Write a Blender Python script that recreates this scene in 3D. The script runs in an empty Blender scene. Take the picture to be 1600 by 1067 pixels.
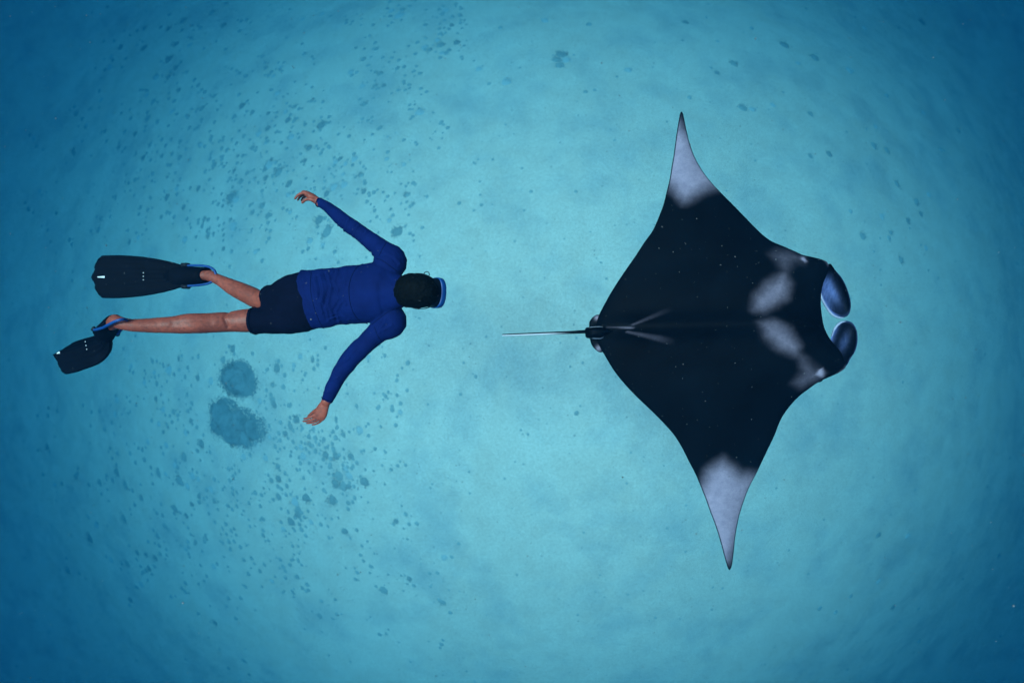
import bpy, bmesh, math, random
import numpy as np
from mathutils import Vector, Matrix, noise
from mathutils.bvhtree import BVHTree

# ------------------------------------------------------------------ camera, sky, sun, exposure
sc = bpy.context.scene
COL = sc.collection
H = 7.5                       # camera height over the crown of the sand bank (metres)
cam = bpy.data.cameras.new('camera'); cam_o = bpy.data.objects.new('camera', cam); COL.objects.link(cam_o)
cam_o.location = (0, 0, H); cam.sensor_width = 36; cam.lens = 18; cam.clip_end = 600; cam.clip_start = 0.02
cam.dof.use_dof = True; cam.dof.focus_distance = 2.85; cam.dof.aperture_fstop = 1.4
sc.camera = cam_o
SUN_EL, SUN_AZ = 72, -105     # degrees
w = bpy.data.worlds.new('World'); sc.world = w; w.use_nodes = True
wn = w.node_tree; bg = wn.nodes['Background']
sky = wn.nodes.new('ShaderNodeTexSky'); sky.sky_type = 'NISHITA'; sky.sun_disc = False
sky.sun_elevation = math.radians(SUN_EL); sky.sun_rotation = math.radians(-SUN_AZ + 180)
wn.links.new(sky.outputs[0], bg.inputs[0]); bg.inputs[1].default_value = 0.1
sun = bpy.data.lights.new('sun', 'SUN'); sun.energy = 3.4; sun.angle = math.radians(22); sun.color = (1, .93, .84)
sun_o = bpy.data.objects.new('sun', sun); COL.objects.link(sun_o)
sun_o.rotation_euler = (math.radians(90 - SUN_EL), 0, math.radians(SUN_AZ))
vs = sc.view_settings; vs.view_transform = 'Standard'; vs.look = 'None'; vs.exposure = 1.53; vs.gamma = 1; vs.use_curve_mapping = False
sc.cycles.use_denoising = True; sc.cycles.volume_bounces = 2; sc.cycles.max_bounces = 8

# ------------------------------------------------------------------ helpers
def at(px, py, D):            # a pixel of the 1600 x 1067 photograph at depth D under the camera
    return Vector(((px - 800) * D / 800, -(py - 533.5) * D / 800, H - D))
def k(D): return D / 800      # metres per pixel at depth D
def link(name, me, mat=None, parent=None, smooth=True):
    o = bpy.data.objects.new(name, me); COL.objects.link(o)
    if mat: me.materials.clear(); me.materials.append(mat)
    if smooth: me.shade_smooth()
    if parent:
        o.parent = parent; o.matrix_parent_inverse = world_of(parent).inverted()
    return o
def world_of(o):
    m = Matrix.LocRotScale(o.location, o.rotation_euler, o.scale)
    return m if not o.parent else world_of(o.parent) @ o.matrix_parent_inverse @ m
def empty(name, loc):
    o = bpy.data.objects.new(name, None); COL.objects.link(o); o.location = loc; o.empty_display_size = .1; return o
def tag(o, label=None, cat=None, group=None, kind=None):
    if label: o['label'] = label
    if cat: o['category'] = cat
    if group: o['group'] = group
    if kind: o['kind'] = kind
    return o
def pydata(name, V, F):
    me = bpy.data.meshes.new(name); me.from_pydata([tuple(v) for v in V], [], F); me.update(); return me
def fbm(p, oct=4):
    return noise.fractal(p, 1.0, 2.0, oct)

def pchip(xs, ys):
    xs = np.array(xs, float); ys = np.array(ys, float); h = np.diff(xs); d = np.diff(ys) / h
    m = np.zeros(len(xs)); m[0] = d[0]; m[-1] = d[-1]
    for i in range(1, len(xs) - 1):
        if d[i-1] * d[i] > 0:
            w1 = 2*h[i] + h[i-1]; w2 = h[i] + 2*h[i-1]; m[i] = (w1 + w2) / (w1/d[i-1] + w2/d[i])
    def f(x):
        i = min(max(int(np.searchsorted(xs, x)) - 1, 0), len(h) - 1); t = min(max((x - xs[i]) / h[i], 0), 1)
        return float((1+2*t)*(1-t)**2*ys[i] + t*(1-t)**2*h[i]*m[i] + t*t*(3-2*t)*ys[i+1] + t*t*(t-1)*h[i]*m[i+1])
    return f

def catmull(pts, n):
    """pts: list of equal-length tuples -> smoothed list"""
    P = [np.array(p, float) for p in pts]; P = [2*P[0]-P[1]] + P + [2*P[-1]-P[-2]]; out = []
    for i in range(1, len(P) - 2):
        a, b, c, d = P[i-1:i+3]
        for j in range(n):
            t = j / n
            out.append(.5*((2*b) + (c-a)*t + (2*a-5*b+4*c-d)*t*t + (-a+3*b-3*c+d)*t**3))
    out.append(P[-2]); return out

def loft(secs, n=5, seg=24, round0=True, round1=True, hint=None, power=2.0):
    """secs: (Vector centre, half width, half height) -> verts, faces of a closed tube"""
    S = catmull([(*c, a, b) for c, a, b in secs], n)
    C = [Vector(s[:3]) for s in S]; A = [max(.0012, s[3]) for s in S]; B = [max(.0012, s[4]) for s in S]
    rings = []; up0 = hint or Vector((0, 0, 1)); N = len(C)
    T = [(C[min(i+1, N-1)] - C[max(i-1, 0)]).normalized() for i in range(N)]
    frames = []
    for t in T:
        s = t.cross(up0)
        s = s.normalized() if s.length > .05 else Vector((0, 1, 0))
        frames.append((s, s.cross(t).normalized()))
    seq = [(C[i], frames[i], A[i], B[i]) for i in range(N)]
    def cap(i, sign):
        out = []
        for f in (.5, .8, .95):
            r = math.sqrt(1 - f*f); off = f * min(A[i], B[i])
            out.append((C[i] + T[i]*sign*off, frames[i], A[i]*r, B[i]*r))
        return out
    if round0: seq = list(reversed(cap(0, -1))) + seq
    if round1: seq = seq + cap(N-1, 1)
    V = []; F = []
    for c, (s, u), a, b in seq:
        for j in range(seg):
            th = 2*math.pi*j/seg; cx, sy = math.cos(th), math.sin(th)
            cx = math.copysign(abs(cx)**(2/power), cx); sy = math.copysign(abs(sy)**(2/power), sy)
            V.append(c + s*a*cx + u*b*sy)
    M = len(seq)
    for i in range(M-1):
        for j in range(seg):
            j2 = (j+1) % seg
            F.append((i*seg+j, i*seg+j2, (i+1)*seg+j2, (i+1)*seg+j))
    V.append(seq[0][0]); V.append(seq[-1][0]); a0 = len(V)-2
    for j in range(seg):
        j2 = (j+1) % seg
        F.append((a0, j2, j)); F.append((a0+1, (M-1)*seg+j, (M-1)*seg+j2))
    return V, F
def ellipsoid(c, ax, r, nu=28, nv=16, fn=None):
    V = []; F = []
    for i in range(1, nv):
        ph = math.pi*i/nv
        for j in range(nu):
            th = 2*math.pi*j/nu
            d = Vector((math.sin(ph)*math.cos(th), math.sin(ph)*math.sin(th), math.cos(ph)))
            q = Vector((d.x*r[0], d.y*r[1], d.z*r[2]))
            if fn: q = fn(q, d)
            V.append(c + ax[0]*q.x + ax[1]*q.y + ax[2]*q.z)
    top = Vector((0, 0, r[2])); bot = Vector((0, 0, -r[2]))
    if fn: top = fn(top, Vector((0, 0, 1))); bot = fn(bot, Vector((0, 0, -1)))
    for q in (top, bot): V.append(c + ax[0]*q.x + ax[1]*q.y + ax[2]*q.z)
    a = len(V)-2
    for i in range(nv-2):
        for j in range(nu):
            j2 = (j+1) % nu; F.append((i*nu+j, (i+1)*nu+j, (i+1)*nu+j2, i*nu+j2))
    for j in range(nu):
        j2 = (j+1) % nu; F.append((a, j, j2)); F.append((a+1, (nv-2)*nu+j2, (nv-2)*nu+j))
    return V, F
XYZ = (Vector((1, 0, 0)), Vector((0, 1, 0)), Vector((0, 0, 1)))
def merge(parts):
    V = []; F = []
    for v, f in parts:
        o = len(V); V += list(v); F += [tuple(i+o for i in q) for q in f]
    return V, F
def remeshed(name, parts, voxel, smooth=6, fac=.5):
    V, F = merge(parts)
    me = pydata('tmp', V, F); bm = bmesh.new(); bm.from_mesh(me)
    bmesh.ops.recalc_face_normals(bm, faces=bm.faces); bm.to_mesh(me); bm.free()
    o = bpy.data.objects.new('tmp', me); COL.objects.link(o)
    r = o.modifiers.new('r', 'REMESH'); r.mode = 'VOXEL'; r.voxel_size = voxel
    if smooth:
        s = o.modifiers.new('s', 'SMOOTH'); s.iterations = smooth; s.factor = fac
    dg = bpy.context.evaluated_depsgraph_get()
    out = bpy.data.meshes.new_from_object(o.evaluated_get(dg)); out.name = name
    bpy.data.objects.remove(o); bpy.data.meshes.remove(me)
    return out
def displace(me, fn):
    me.update(); nor = [v.normal.copy() for v in me.vertices]
    for v, n in zip(me.vertices, nor): v.co += n * fn(v.co, n)
    me.update()
def tube(pts, r, seg=8, n=4):
    return loft([(Vector(p), r, r) for p in pts], n=n, seg=seg)

# ------------------------------------------------------------------ materials
def newmat(name):
    m = bpy.data.materials.new(name); m.use_nodes = True; nt = m.node_tree
    return m, nt, nt.nodes['Principled BSDF']
def N(nt, t, **kw):
    n = nt.nodes.new(t)
    for a, b in kw.items(): setattr(n, a, b)
    return n
def noise_tex(nt, scale, detail=4, rough=.55, coord='Object'):
    tc = N(nt, 'ShaderNodeTexCoord'); t = N(nt, 'ShaderNodeTexNoise'); t.inputs['Scale'].default_value = scale
    t.inputs['Detail'].default_value = detail; t.inputs['Roughness'].default_value = rough
    nt.links.new(tc.outputs[coord], t.inputs['Vector']); return t.outputs['Fac']
def ramp(nt, fac, stops):
    r = N(nt, 'ShaderNodeValToRGB'); e = r.color_ramp.elements
    while len(e) < len(stops): e.new(.5)
    for el, (p, c) in zip(e, stops): el.position = p; el.color = (*c, 1) if len(c) == 3 else c
    nt.links.new(fac, r.inputs[0]); return r.outputs[0]
def mixc(nt, fac, a, b, mode='MIX'):
    m = N(nt, 'ShaderNodeMix', data_type='RGBA', blend_type=mode)
    for sock, v in ((m.inputs[0], fac), (m.inputs[6], a), (m.inputs[7], b)):
        if isinstance(v, (int, float)): sock.default_value = v
        elif isinstance(v, tuple): sock.default_value = (*v, 1)
        else: nt.links.new(v, sock)
    return m.outputs[2]
def mth(nt, op, a, b=0.0, clamp=False):
    m = N(nt, 'ShaderNodeMath', operation=op); m.use_clamp = clamp
    for s, v in ((m.inputs[0], a), (m.inputs[1], b)):
        if isinstance(v, (int, float)): s.default_value = v
        else: nt.links.new(v, s)
    return m.outputs[0]
def bump(nt, b, h, strength, dist):
    n = N(nt, 'ShaderNodeBump'); n.inputs['Strength'].default_value = strength; n.inputs['Distance'].default_value = dist
    nt.links.new(h, n.inputs['Height']); nt.links.new(n.outputs[0], b.inputs['Normal'])
def simple(name, c0, c1, scale, rough=.7, spec=.2, bs=.3, bd=.002, bscale=None):
    m, nt, b = newmat(name); f = noise_tex(nt, scale)
    nt.links.new(ramp(nt, f, [(.3, c0), (.7, c1)]), b.inputs['Base Color'])
    b.inputs['Roughness'].default_value = rough; b.inputs['Specular IOR Level'].default_value = spec
    if bs: bump(nt, b, noise_tex(nt, bscale or scale*4), bs, bd)
    return m

def sand_material():
    m, nt, b = newmat('sand')
    film = ramp(nt, noise_tex(nt, .9, 7, .62), [(.47, (0, 0, 0)), (.60, (.5,)*3), (.74, (1, 1, 1))])
    mott = ramp(nt, noise_tex(nt, 2.6, 6, .62), [(.34, (0, 0, 0)), (.68, (1, 1, 1))])
    pale = ramp(nt, noise_tex(nt, .42, 3, .5), [(.45, (0, 0, 0)), (.75, (1, 1, 1))])
    c = mixc(nt, mott, (.84, .66, .515), (.92, .745, .595))
    c = mixc(nt, mth(nt, 'MULTIPLY', pale, .55), c, (.95, .81, .66))
    c = mixc(nt, mth(nt, 'MULTIPLY', film, .62), c, (.42, .46, .44))
    # tiny dark grains of shell and weed
    tc = N(nt, 'ShaderNodeTexCoord')
    for scale, rad, amt in ((6.5, .10, .75), (15, .12, .5), (3.2, .06, .85)):
        v = N(nt, 'ShaderNodeTexVoronoi'); v.inputs['Scale'].default_value = scale; nt.links.new(tc.outputs['Object'], v.inputs['Vector'])
        pick = N(nt, 'ShaderNodeSeparateColor'); nt.links.new(v.outputs['Color'], pick.inputs[0])
        size = mth(nt, 'MULTIPLY', pick.outputs[0], rad)
        dot = mth(nt, 'MULTIPLY', mth(nt, 'SUBTRACT', size, v.outputs['Distance']), 60, True)
        dot = mth(nt, 'MULTIPLY', dot, mth(nt, 'GREATER_THAN', pick.outputs[1], .45))
        c = mixc(nt, mth(nt, 'MULTIPLY', dot, amt), c, (.22, .27, .27))
    grain = ramp(nt, noise_tex(nt, 32, 3, .7), [(.25, (.70,)*3), (.75, (1.0,)*3)])
    c = mixc(nt, 1.0, c, grain, 'MULTIPLY')
    nt.links.new(c, b.inputs['Base Color']); b.inputs['Roughness'].default_value = .95; b.inputs['Specular IOR Level'].default_value = .1
    bump(nt, b, noise_tex(nt, 9, 6, .65), .3, .02)
    return m

M_sand = sand_material()
M_algae = simple('algae', (.31, .36, .33), (.43, .465, .42), 12, .95, .05, .5, .01)
M_algae_pale = simple('faint_algae', (.46, .49, .45), (.60, .60, .54), 12, .95, .05, .5, .01)
M_algae_dark = simple('dark_algae', (.26, .31, .29), (.37, .41, .375), 12, .95, .05, .5, .01)
M_coral = simple('coral', (.17, .25, .25), (.26, .335, .33), 6, .95, .05, .6, .02)
def skin_material():
    m, nt, b = newmat('skin')
    c = ramp(nt, noise_tex(nt, 9, 5, .6), [(.3, (.190, .040, .023)), (.7, (.320, .066, .038))])
    c = mixc(nt, mth(nt, 'MULTIPLY', ramp(nt, noise_tex(nt, 55, 4, .7), [(.46, (0, 0, 0)), (.66, (1, 1, 1))]), .6), c, (.085, .024, .017))
    nt.links.new(c, b.inputs['Base Color']); b.inputs['Roughness'].default_value = .5; b.inputs['Specular IOR Level'].default_value = .22
    bump(nt, b, noise_tex(nt, 70, 4, .6), .4, .0018); return m
M_skin = skin_material()
M_rash = simple('rash_guard_cloth', (.0005, .0048, .043), (.0010, .0080, .066), 7, .85, .08, .35, .0012, 140)
M_seam = simple('seam_thread', (.0005, .0025, .020), (.0008, .004, .028), 60, .9, .05, .2, .0005)
M_short = simple('shorts_cloth', (.0004, .0012, .0065), (.0010, .0022, .0105), 9, .9, .06, .3, .001, 140)
M_hair = simple('hair', (.0003, .0009, .0010), (.0016, .0026, .0028), 45, .8, .05, .8, .006, 60)
M_rubber = simple('fin_rubber', (.0004, .0011, .0032), (.0010, .0022, .0058), 8, .7, .04, .2, .001, 60)
M_blue = simple('blue_plastic', (.002, .034, .135), (.003, .046, .175), 12, .45, .3, .1, .0005)
M_black = simple('black_rubber', (.003, .005, .008), (.006, .008, .012), 20, .6, .2, .2, .0005)
M_white = simple('white_print', (.55, .57, .58), (.66, .68, .68), 30, .6, .2, 0)
M_speck = simple('pale_plankton', (.05, .06, .06), (.17, .18, .18), 3, .8, .1, 0)
def glass_material():
    m, nt, b = newmat('mask_glass'); b.inputs['Transmission Weight'].default_value = 1; b.inputs['IOR'].default_value = 1.15
    b.inputs['Roughness'].default_value = .03
    f = noise_tex(nt, 10); nt.links.new(ramp(nt, f, [(.2, (.80, .92, .95)), (.8, (.9, .97, 1))]), b.inputs['Base Color']); return m
M_glass = glass_material()
def manta_material(name, pale0, pale1):
    m, nt, b = newmat(name); a = N(nt, 'ShaderNodeAttribute', attribute_name='pale')
    f = a.outputs['Fac']
    wob = mth(nt, 'MULTIPLY', mth(nt, 'SUBTRACT', noise_tex(nt, 75, 5, .75), .5), .5)
    wob = mth(nt, 'MULTIPLY', wob, mth(nt, 'MULTIPLY', f, mth(nt, 'SUBTRACT', 1.35, f)))
    f2 = mth(nt, 'ADD', f, mth(nt, 'MULTIPLY', wob, 2.0), True)
    dark = ramp(nt, noise_tex(nt, 3.0, 6, .6), [(.3, (.0002, .0008, .0020)), (.7, (.0009, .0027, .0054))])
    pale = ramp(nt, noise_tex(nt, 22, 4, .6), [(.3, pale0), (.7, pale1)])
    nt.links.new(mixc(nt, f2, dark, pale), b.inputs['Base Color'])
    b.inputs['Roughness'].default_value = .55; b.inputs['Specular IOR Level'].default_value = .028
    bump(nt, b, noise_tex(nt, 130, 3, .6), .25, .002)
    return m
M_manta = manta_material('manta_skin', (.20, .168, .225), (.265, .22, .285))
M_tail = manta_material('manta_edge_skin', (.42, .42, .46), (.55, .55, .58))
M_horn = manta_material('manta_horn_skin', (.08, .12, .29), (.15, .19, .40))
def set_pale(me, vals):
    at_ = me.attributes.new('pale', 'FLOAT', 'POINT'); at_.data.foreach_set('value', np.array(vals, 'f'))

# ------------------------------------------------------------------ seabed: sand, its falling sides added so deeper water darkens the edges
BX, BY = 1.1, -.45
def ground(x, y):
    R = math.hypot((x - BX) * .905, y - BY)
    z = -9.6 * (1 - math.exp(-(R / 12.3) ** 2.2))
    z += .05 * fbm(Vector((x*.22, y*.22, 3.1)), 3) + .012 * fbm(Vector((x*.8, y*.8, 7.7)), 3)
    return z
g = np.linspace(-1, 1, 281); g = np.sign(g) * (np.abs(g)*.28 + np.abs(g)**4*.72) * 62
Vg = [(x, y, ground(x, y)) for y in g for x in g]; n = len(g)
Fg = [(j*n+i, j*n+i+1, (j+1)*n+i+1, (j+1)*n+i) for j in range(n-1) for i in range(n-1)]
tag(link('sandy_seabed', pydata('sandy_seabed', Vg, Fg), M_sand), 'pale rippled sand of the sea floor, sides dropped to darken the edges', kind='structure')
def on_ground(px, py):        # where the sight line through a pixel meets the sand
    D = H
    for _ in range(40):
        p = at(px, py, D); D = .4*D + .6*(H - ground(p.x, p.y))
    return at(px, py, D), D

# ------------------------------------------------------------------ manta ray
TR = [(175, 1064), (178, 1062.6), (184, 1061.4), (200, 1058.6), (220, 1055.6), (240, 1053), (260, 1049.6), (280, 1046.4), (300, 1041.6), (320, 1036.6),
      (340, 1029), (360, 1020), (380, 1006), (400, 993), (420, 979), (440, 965.5), (460, 953), (480, 942), (492, 936), (505, 932), (520, 930.5), (535, 934), (545, 939),
      (560, 947.6), (580, 960), (600, 976), (620, 995), (640, 1016), (660, 1036), (680, 1053.5), (700, 1066), (720, 1076), (740, 1086.5), (760, 1095), (780, 1103),
      (800, 1110), (820, 1117.6), (840, 1124), (860, 1129.5), (880, 1135), (887, 1137.4), (890, 1139.2)]
LE = [(175, 1065.4), (178, 1067.2), (184, 1068.6), (200, 1071.8), (220, 1076.4), (240, 1083), (260, 1093), (280, 1107), (300, 1125), (320, 1145), (340, 1164.5), (360, 1184),
      (370, 1195), (378, 1207), (386, 1226), (394, 1244), (399, 1255), (402, 1269), (405, 1281), (410, 1292), (418, 1295), (430, 1291), (445, 1285), (460, 1282), (475, 1281.3),
      (490, 1282.4), (507, 1285), (520, 1290), (534, 1299), (545, 1309), (557, 1316.5), (566, 1320), (573, 1320.5), (578, 1316), (583, 1308), (591, 1290), (597, 1278),
      (606, 1265), (620, 1247), (640, 1229.5), (655, 1220), (680, 1210), (700, 1200.5), (720, 1191), (740, 1181.5), (760, 1171), (780, 1163), (800, 1156.5), (820, 1151.8),
      (840, 1148.6), (860, 1146.4), (880, 1144), (887, 1142.2), (890, 1140.2)]
f_tr = pchip(*zip(*TR)); f_le = pchip(*zip(*LE))
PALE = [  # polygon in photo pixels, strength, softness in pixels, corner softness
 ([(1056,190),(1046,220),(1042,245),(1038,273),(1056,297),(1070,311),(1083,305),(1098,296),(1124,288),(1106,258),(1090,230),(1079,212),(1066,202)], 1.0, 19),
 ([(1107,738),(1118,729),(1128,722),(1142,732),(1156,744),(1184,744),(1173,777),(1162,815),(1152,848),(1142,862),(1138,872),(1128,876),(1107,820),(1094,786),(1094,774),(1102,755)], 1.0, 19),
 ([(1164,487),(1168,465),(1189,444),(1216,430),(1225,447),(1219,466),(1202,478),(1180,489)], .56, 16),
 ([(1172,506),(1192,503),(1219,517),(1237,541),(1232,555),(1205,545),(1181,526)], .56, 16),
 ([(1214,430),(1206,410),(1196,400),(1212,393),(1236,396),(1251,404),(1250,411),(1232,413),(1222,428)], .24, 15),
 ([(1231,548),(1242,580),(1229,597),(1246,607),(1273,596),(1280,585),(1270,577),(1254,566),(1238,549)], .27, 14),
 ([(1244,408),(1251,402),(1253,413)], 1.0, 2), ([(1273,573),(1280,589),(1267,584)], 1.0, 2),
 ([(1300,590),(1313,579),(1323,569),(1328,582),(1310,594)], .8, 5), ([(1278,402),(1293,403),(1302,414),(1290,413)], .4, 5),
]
LINES = [((946, 511.2), (982, 513), 1.1, 1.7, .10, .36), ((981, 509), (1043, 483.5), 1.6, 4.6, .15, .0), ((974, 518.6), (1024, 529), 1.4, 5.0, .20, .10), ((1020, 528), (1048, 535), 5.0, 6, .10, .0)]  # light reflected along the back ridges, painted into the skin as pale lines
def poly_sd(poly, x, y):      # signed distance, positive inside
    best = 1e9; ins = False; m = len(poly)
    for i in range(m):
        ax, ay = poly[i]; bx, by = poly[(i+1) % m]; dx, dy = bx-ax, by-ay
        t = max(0, min(1, ((x-ax)*dx + (y-ay)*dy) / (dx*dx + dy*dy)))
        best = min(best, math.hypot(x-ax-dx*t, y-ay-dy*t))
        if (ay > y) != (by > y) and x < (bx-ax)*(y-ay)/(by-ay) + ax: ins = not ins
    return best if ins else -best
BB = [(min(p[0] for p in P)-s*2, max(p[0] for p in P)+s*2, min(p[1] for p in P)-s*2, max(p[1] for p in P)+s*2) for P, a, s in PALE]
def sstep(t): t = max(0, min(1, t)); return t*t*(3-2*t)
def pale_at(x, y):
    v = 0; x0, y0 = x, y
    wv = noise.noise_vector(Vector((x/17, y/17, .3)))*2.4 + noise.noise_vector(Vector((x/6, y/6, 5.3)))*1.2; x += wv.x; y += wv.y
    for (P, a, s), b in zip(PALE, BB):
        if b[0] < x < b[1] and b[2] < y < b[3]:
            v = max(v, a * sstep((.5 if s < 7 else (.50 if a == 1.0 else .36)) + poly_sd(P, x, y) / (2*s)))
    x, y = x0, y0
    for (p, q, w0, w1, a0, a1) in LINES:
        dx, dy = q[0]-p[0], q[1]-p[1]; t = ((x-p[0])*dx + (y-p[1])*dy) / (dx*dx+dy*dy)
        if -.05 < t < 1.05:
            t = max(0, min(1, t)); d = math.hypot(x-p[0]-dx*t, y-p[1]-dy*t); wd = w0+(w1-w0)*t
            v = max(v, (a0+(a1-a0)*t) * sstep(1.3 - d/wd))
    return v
DM = 3.08
def span(y): return (y - 505) / (330 if y < 505 else 385)
def depth_m(x, y):            # depth of the disc's middle surface: tips hang, nose rises a little
    s = abs(span(y)); return DM + .20 * s**2.2 - .03 * max(0, (x - 1100) / 200) * (1 - s)
def manta_body():
    ys = [175 + 3.2*t for t in np.linspace(0, 1, 9)[:-1]**1.5] + list(np.arange(178.2, 395, 2.4)) + list(np.arange(395, 600, 1.6)) + list(np.arange(600, 886, 2.4)) + [887.2, 888.4, 889.3, 890]
    m = 100; V = []; pal = []
    us = [.5 - .5*math.cos(math.pi*i/m) for i in range(m+1)]      # 0 trailing, 1 leading
    for side in (1, -1):
        for y in ys:
            xt, xl = f_tr(y), f_le(y); s = abs(span(y))
            half = .150*math.exp(-(s/.36)**2) + .030*(1-min(1, s)) + .0035
            for u in us:
                x = xt + (xl-xt)*u; D = depth_m(x, y)
                prof = (u**.85) * ((1-u)**.5) / .47
                prof = prof*(1-.25*math.exp(-(s/.3)**2)) + .25*math.exp(-(s/.3)**2)*min(1, (u*(1-u)*14)**.5)
                ridge = .032*math.exp(-((y-512+.02*(x-930))/16)**2)*min(1, u*(1-u)*9)
                edge = 0 if 0 < u < 1 else 1
                z = half*prof*(.62 if side > 0 else .38)*(1-edge) + (ridge*(1-edge) if side > 0 else 0)
                p = at(x, y, D); p.z += side*z; V.append(p)
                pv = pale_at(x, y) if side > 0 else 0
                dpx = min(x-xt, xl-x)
                pal.append(pv * (1 - .38*u*(abs(s) > .5)) * sstep((dpx-.6)/1.6) if side > 0 else .75*sstep((min(u, 1-u)-.02)*20))  # pale tip pigment, with shading towards the leading edge painted in
    R = len(ys); F = []; off = R*(m+1)
    for j in range(R-1):
        for i in range(m):
            q = (j*(m+1)+i, j*(m+1)+i+1, (j+1)*(m+1)+i+1, (j+1)*(m+1)+i)
            F.append(tuple(reversed(q))); F.append(tuple(off+t for t in q))
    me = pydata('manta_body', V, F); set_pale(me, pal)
    bm = bmesh.new(); bm.from_mesh(me); bmesh.ops.remove_doubles(bm, verts=bm.verts, dist=2e-5)
    bmesh.ops.holes_fill(bm, edges=[e for e in bm.edges if e.is_boundary], sides=0); bmesh.ops.recalc_face_normals(bm, faces=bm.faces); bm.to_mesh(me); bm.free(); return me
def lens_mesh(name, outline, centre, D, th, curve, pal, n=4, rings=14, thb=None, cup=0):
    """a lens-shaped lobe: outline in pixels, star-shaped about centre"""
    O = catmull(outline + [outline[0]], n)[:-1]; m = len(O); V = []; P = []; F = []
    for side in (1, -1):
        for r in range(rings):
            t = 1 - r/rings
            for q in O:
                x = centre[0]+(q[0]-centre[0])*t; y = centre[1]+(q[1]-centre[1])*t
                p = at(x, y, D + curve(x, y) + cup*(1-t**2.2)); p.z += side*(th if side > 0 else (thb or th))*math.sqrt(max(0, 1-t**2.4)); V.append(p); P.append(pal(x, y, t))
        p = at(*centre, D+curve(*centre)+cup); p.z += side*(th if side > 0 else (thb or th)); V.append(p); P.append(pal(*centre, 0))
    blk = rings*m+1
    for sd in (0, 1):
        o = sd*blk; flip = (lambda q: q) if sd == 0 else (lambda q: tuple(reversed(q)))
        for r in range(rings-1):
            for j in range(m):
                j2 = (j+1) % m; F.append(flip((o+r*m+j, o+r*m+j2, o+(r+1)*m+j2, o+(r+1)*m+j)))
        for j in range(m): F.append(flip((o+(rings-1)*m+j, o+(rings-1)*m+(j+1) % m, o+rings*m)))
    me = pydata(name, V, F); set_pale(me, P)
    bm = bmesh.new(); bm.from_mesh(me); bmesh.ops.remove_doubles(bm, verts=bm.verts, dist=1e-5); bmesh.ops.recalc_face_normals(bm, faces=bm.faces); bm.to_mesh(me); bm.free(); return me
manta = tag(empty('manta_ray', at(1120, 512, DM)), 'black manta ray with pale wing tips and shoulder patches swimming over sand', 'manta ray')
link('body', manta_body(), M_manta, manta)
def streak(x, y, ang, f):     # fine pale striations along a direction
    u = x*math.cos(ang)+y*math.sin(ang); return .5+.5*noise.noise(Vector((u*f, (x*math.sin(ang)-y*math.cos(ang))*.06, 1.7)))
up_out = [(1288,420),(1297,412),(1305,422),(1314.5,433),(1322.5,448),(1328,465),(1329.6,478),(1327,490),(1319.5,495.8),(1309.4,495.6),(1299,490.5),(1291,480),(1285,469),(1281,459),(1281,446)]
def up_pal(x, y, t):
    a = math.exp(-(((x-1289)/9)**2)) * sstep((y-425)/18); b = math.exp(-((x-1300-(y-455)*.45)/7)**2 - ((y-457)/16)**2)
    rim = sstep((t-.86)/.10) * sstep((y-452)/14) * sstep((1316-x)/16) + .25*sstep((t-.9)/.08)
    return min(1, (.06 + .55*a + .62*b) * (.45+1.1*streak(x, y, .35, 1.1)) * (.25+.75*sstep((1326-x-.15*(480-y))/22)) + .9*rim) * sstep((y-418)/14)  # shading over the lobe's right side is painted into the pale values
lo_out = [(1296,545),(1298.5,527),(1304,512.5),(1313,503.5),(1322,501),(1332,504.6),(1338.6,516),(1340,533),(1336.5,548),(1329,560),(1322,572),(1312,572),(1303,560)]
def lo_pal(x, y, t):
    a = math.exp(-((x-1299-(527-y)*.35)/5)**2) * sstep((545-y)/15); b = math.exp(-((x-1316-(540-y)*.3)/6)**2 - ((y-535)/13)**2)
    return min(1, (.02 + .55*a + .34*b)*(.5+.9*streak(x, y, .9, .9)) + .28*sstep((t-.9)/.08) + .4*sstep((t-.86)/.1)*sstep((1310-x)/8)*sstep((535-y)/10))
link('cephalic_fin', lens_mesh('cephalic_fin', up_out, (1306, 455), DM-.01, .007, lambda x, y: .0018*(y-420)+.0012*max(0, x-1300), up_pal, cup=.085), M_horn, manta)
link('cephalic_fin', lens_mesh('cephalic_fin', lo_out, (1319, 537), DM+.0, .007, lambda x, y: .0018*(560-y)+.0010*max(0, x-1310), lo_pal, cup=.080), M_horn, manta)
M_rim = simple('pale_rim_skin', (.22, .24, .34), (.34, .36, .46), 20, .6, .1, 0)
for pts, d0 in (([(1281.5,452),(1282.5,462),(1286,470.5),(1291.8,480.5),(1299.5,490.8),(1309.4,496),(1318,496.3)], DM-.012), ([(1299.5,525),(1304.4,513),(1313,504.3),(1321,502)], DM-.002)):
    cv = (lambda x, y: .0018*(y-420)+.0012*max(0, x-1300)) if d0 == DM-.012 else (lambda x, y: .0018*(560-y)+.0010*max(0, x-1310))
    v, f = loft([(at(x, y, d0 + cv(x, y)), k(DM)*(1.7 if 0 < i < len(pts)-1 else .5), .006) for i, (x, y) in enumerate(pts)], n=5, seg=10); link('fin_rim', pydata('fin_rim', v, f), M_rim, manta)
link('pelvic_fin', lens_mesh('pelvic_fin', [(920.5,511),(920.5,505),(922.5,500),(928,494),(934.7,491.5),(941,495),(944,505),(938,512),(928,513)], (932, 503), DM+.045, .014, lambda x, y: 0,
     lambda x, y, t: .8*math.exp(-((x-932.5)/4)**2-((y-496.5)/4)**2)), M_manta, manta)
link('pelvic_fin', lens_mesh('pelvic_fin', [(921.5,528),(922.5,533),(924.5,539),(930,546),(937.5,550.5),(944,548),(946,538),(940,530),(930,527)], (934, 537), DM+.045, .014, lambda x, y: 0,
     lambda x, y, t: .8*math.exp(-((x-935)/4)**2-((y-544)/4.5)**2)), M_manta, manta)
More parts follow.
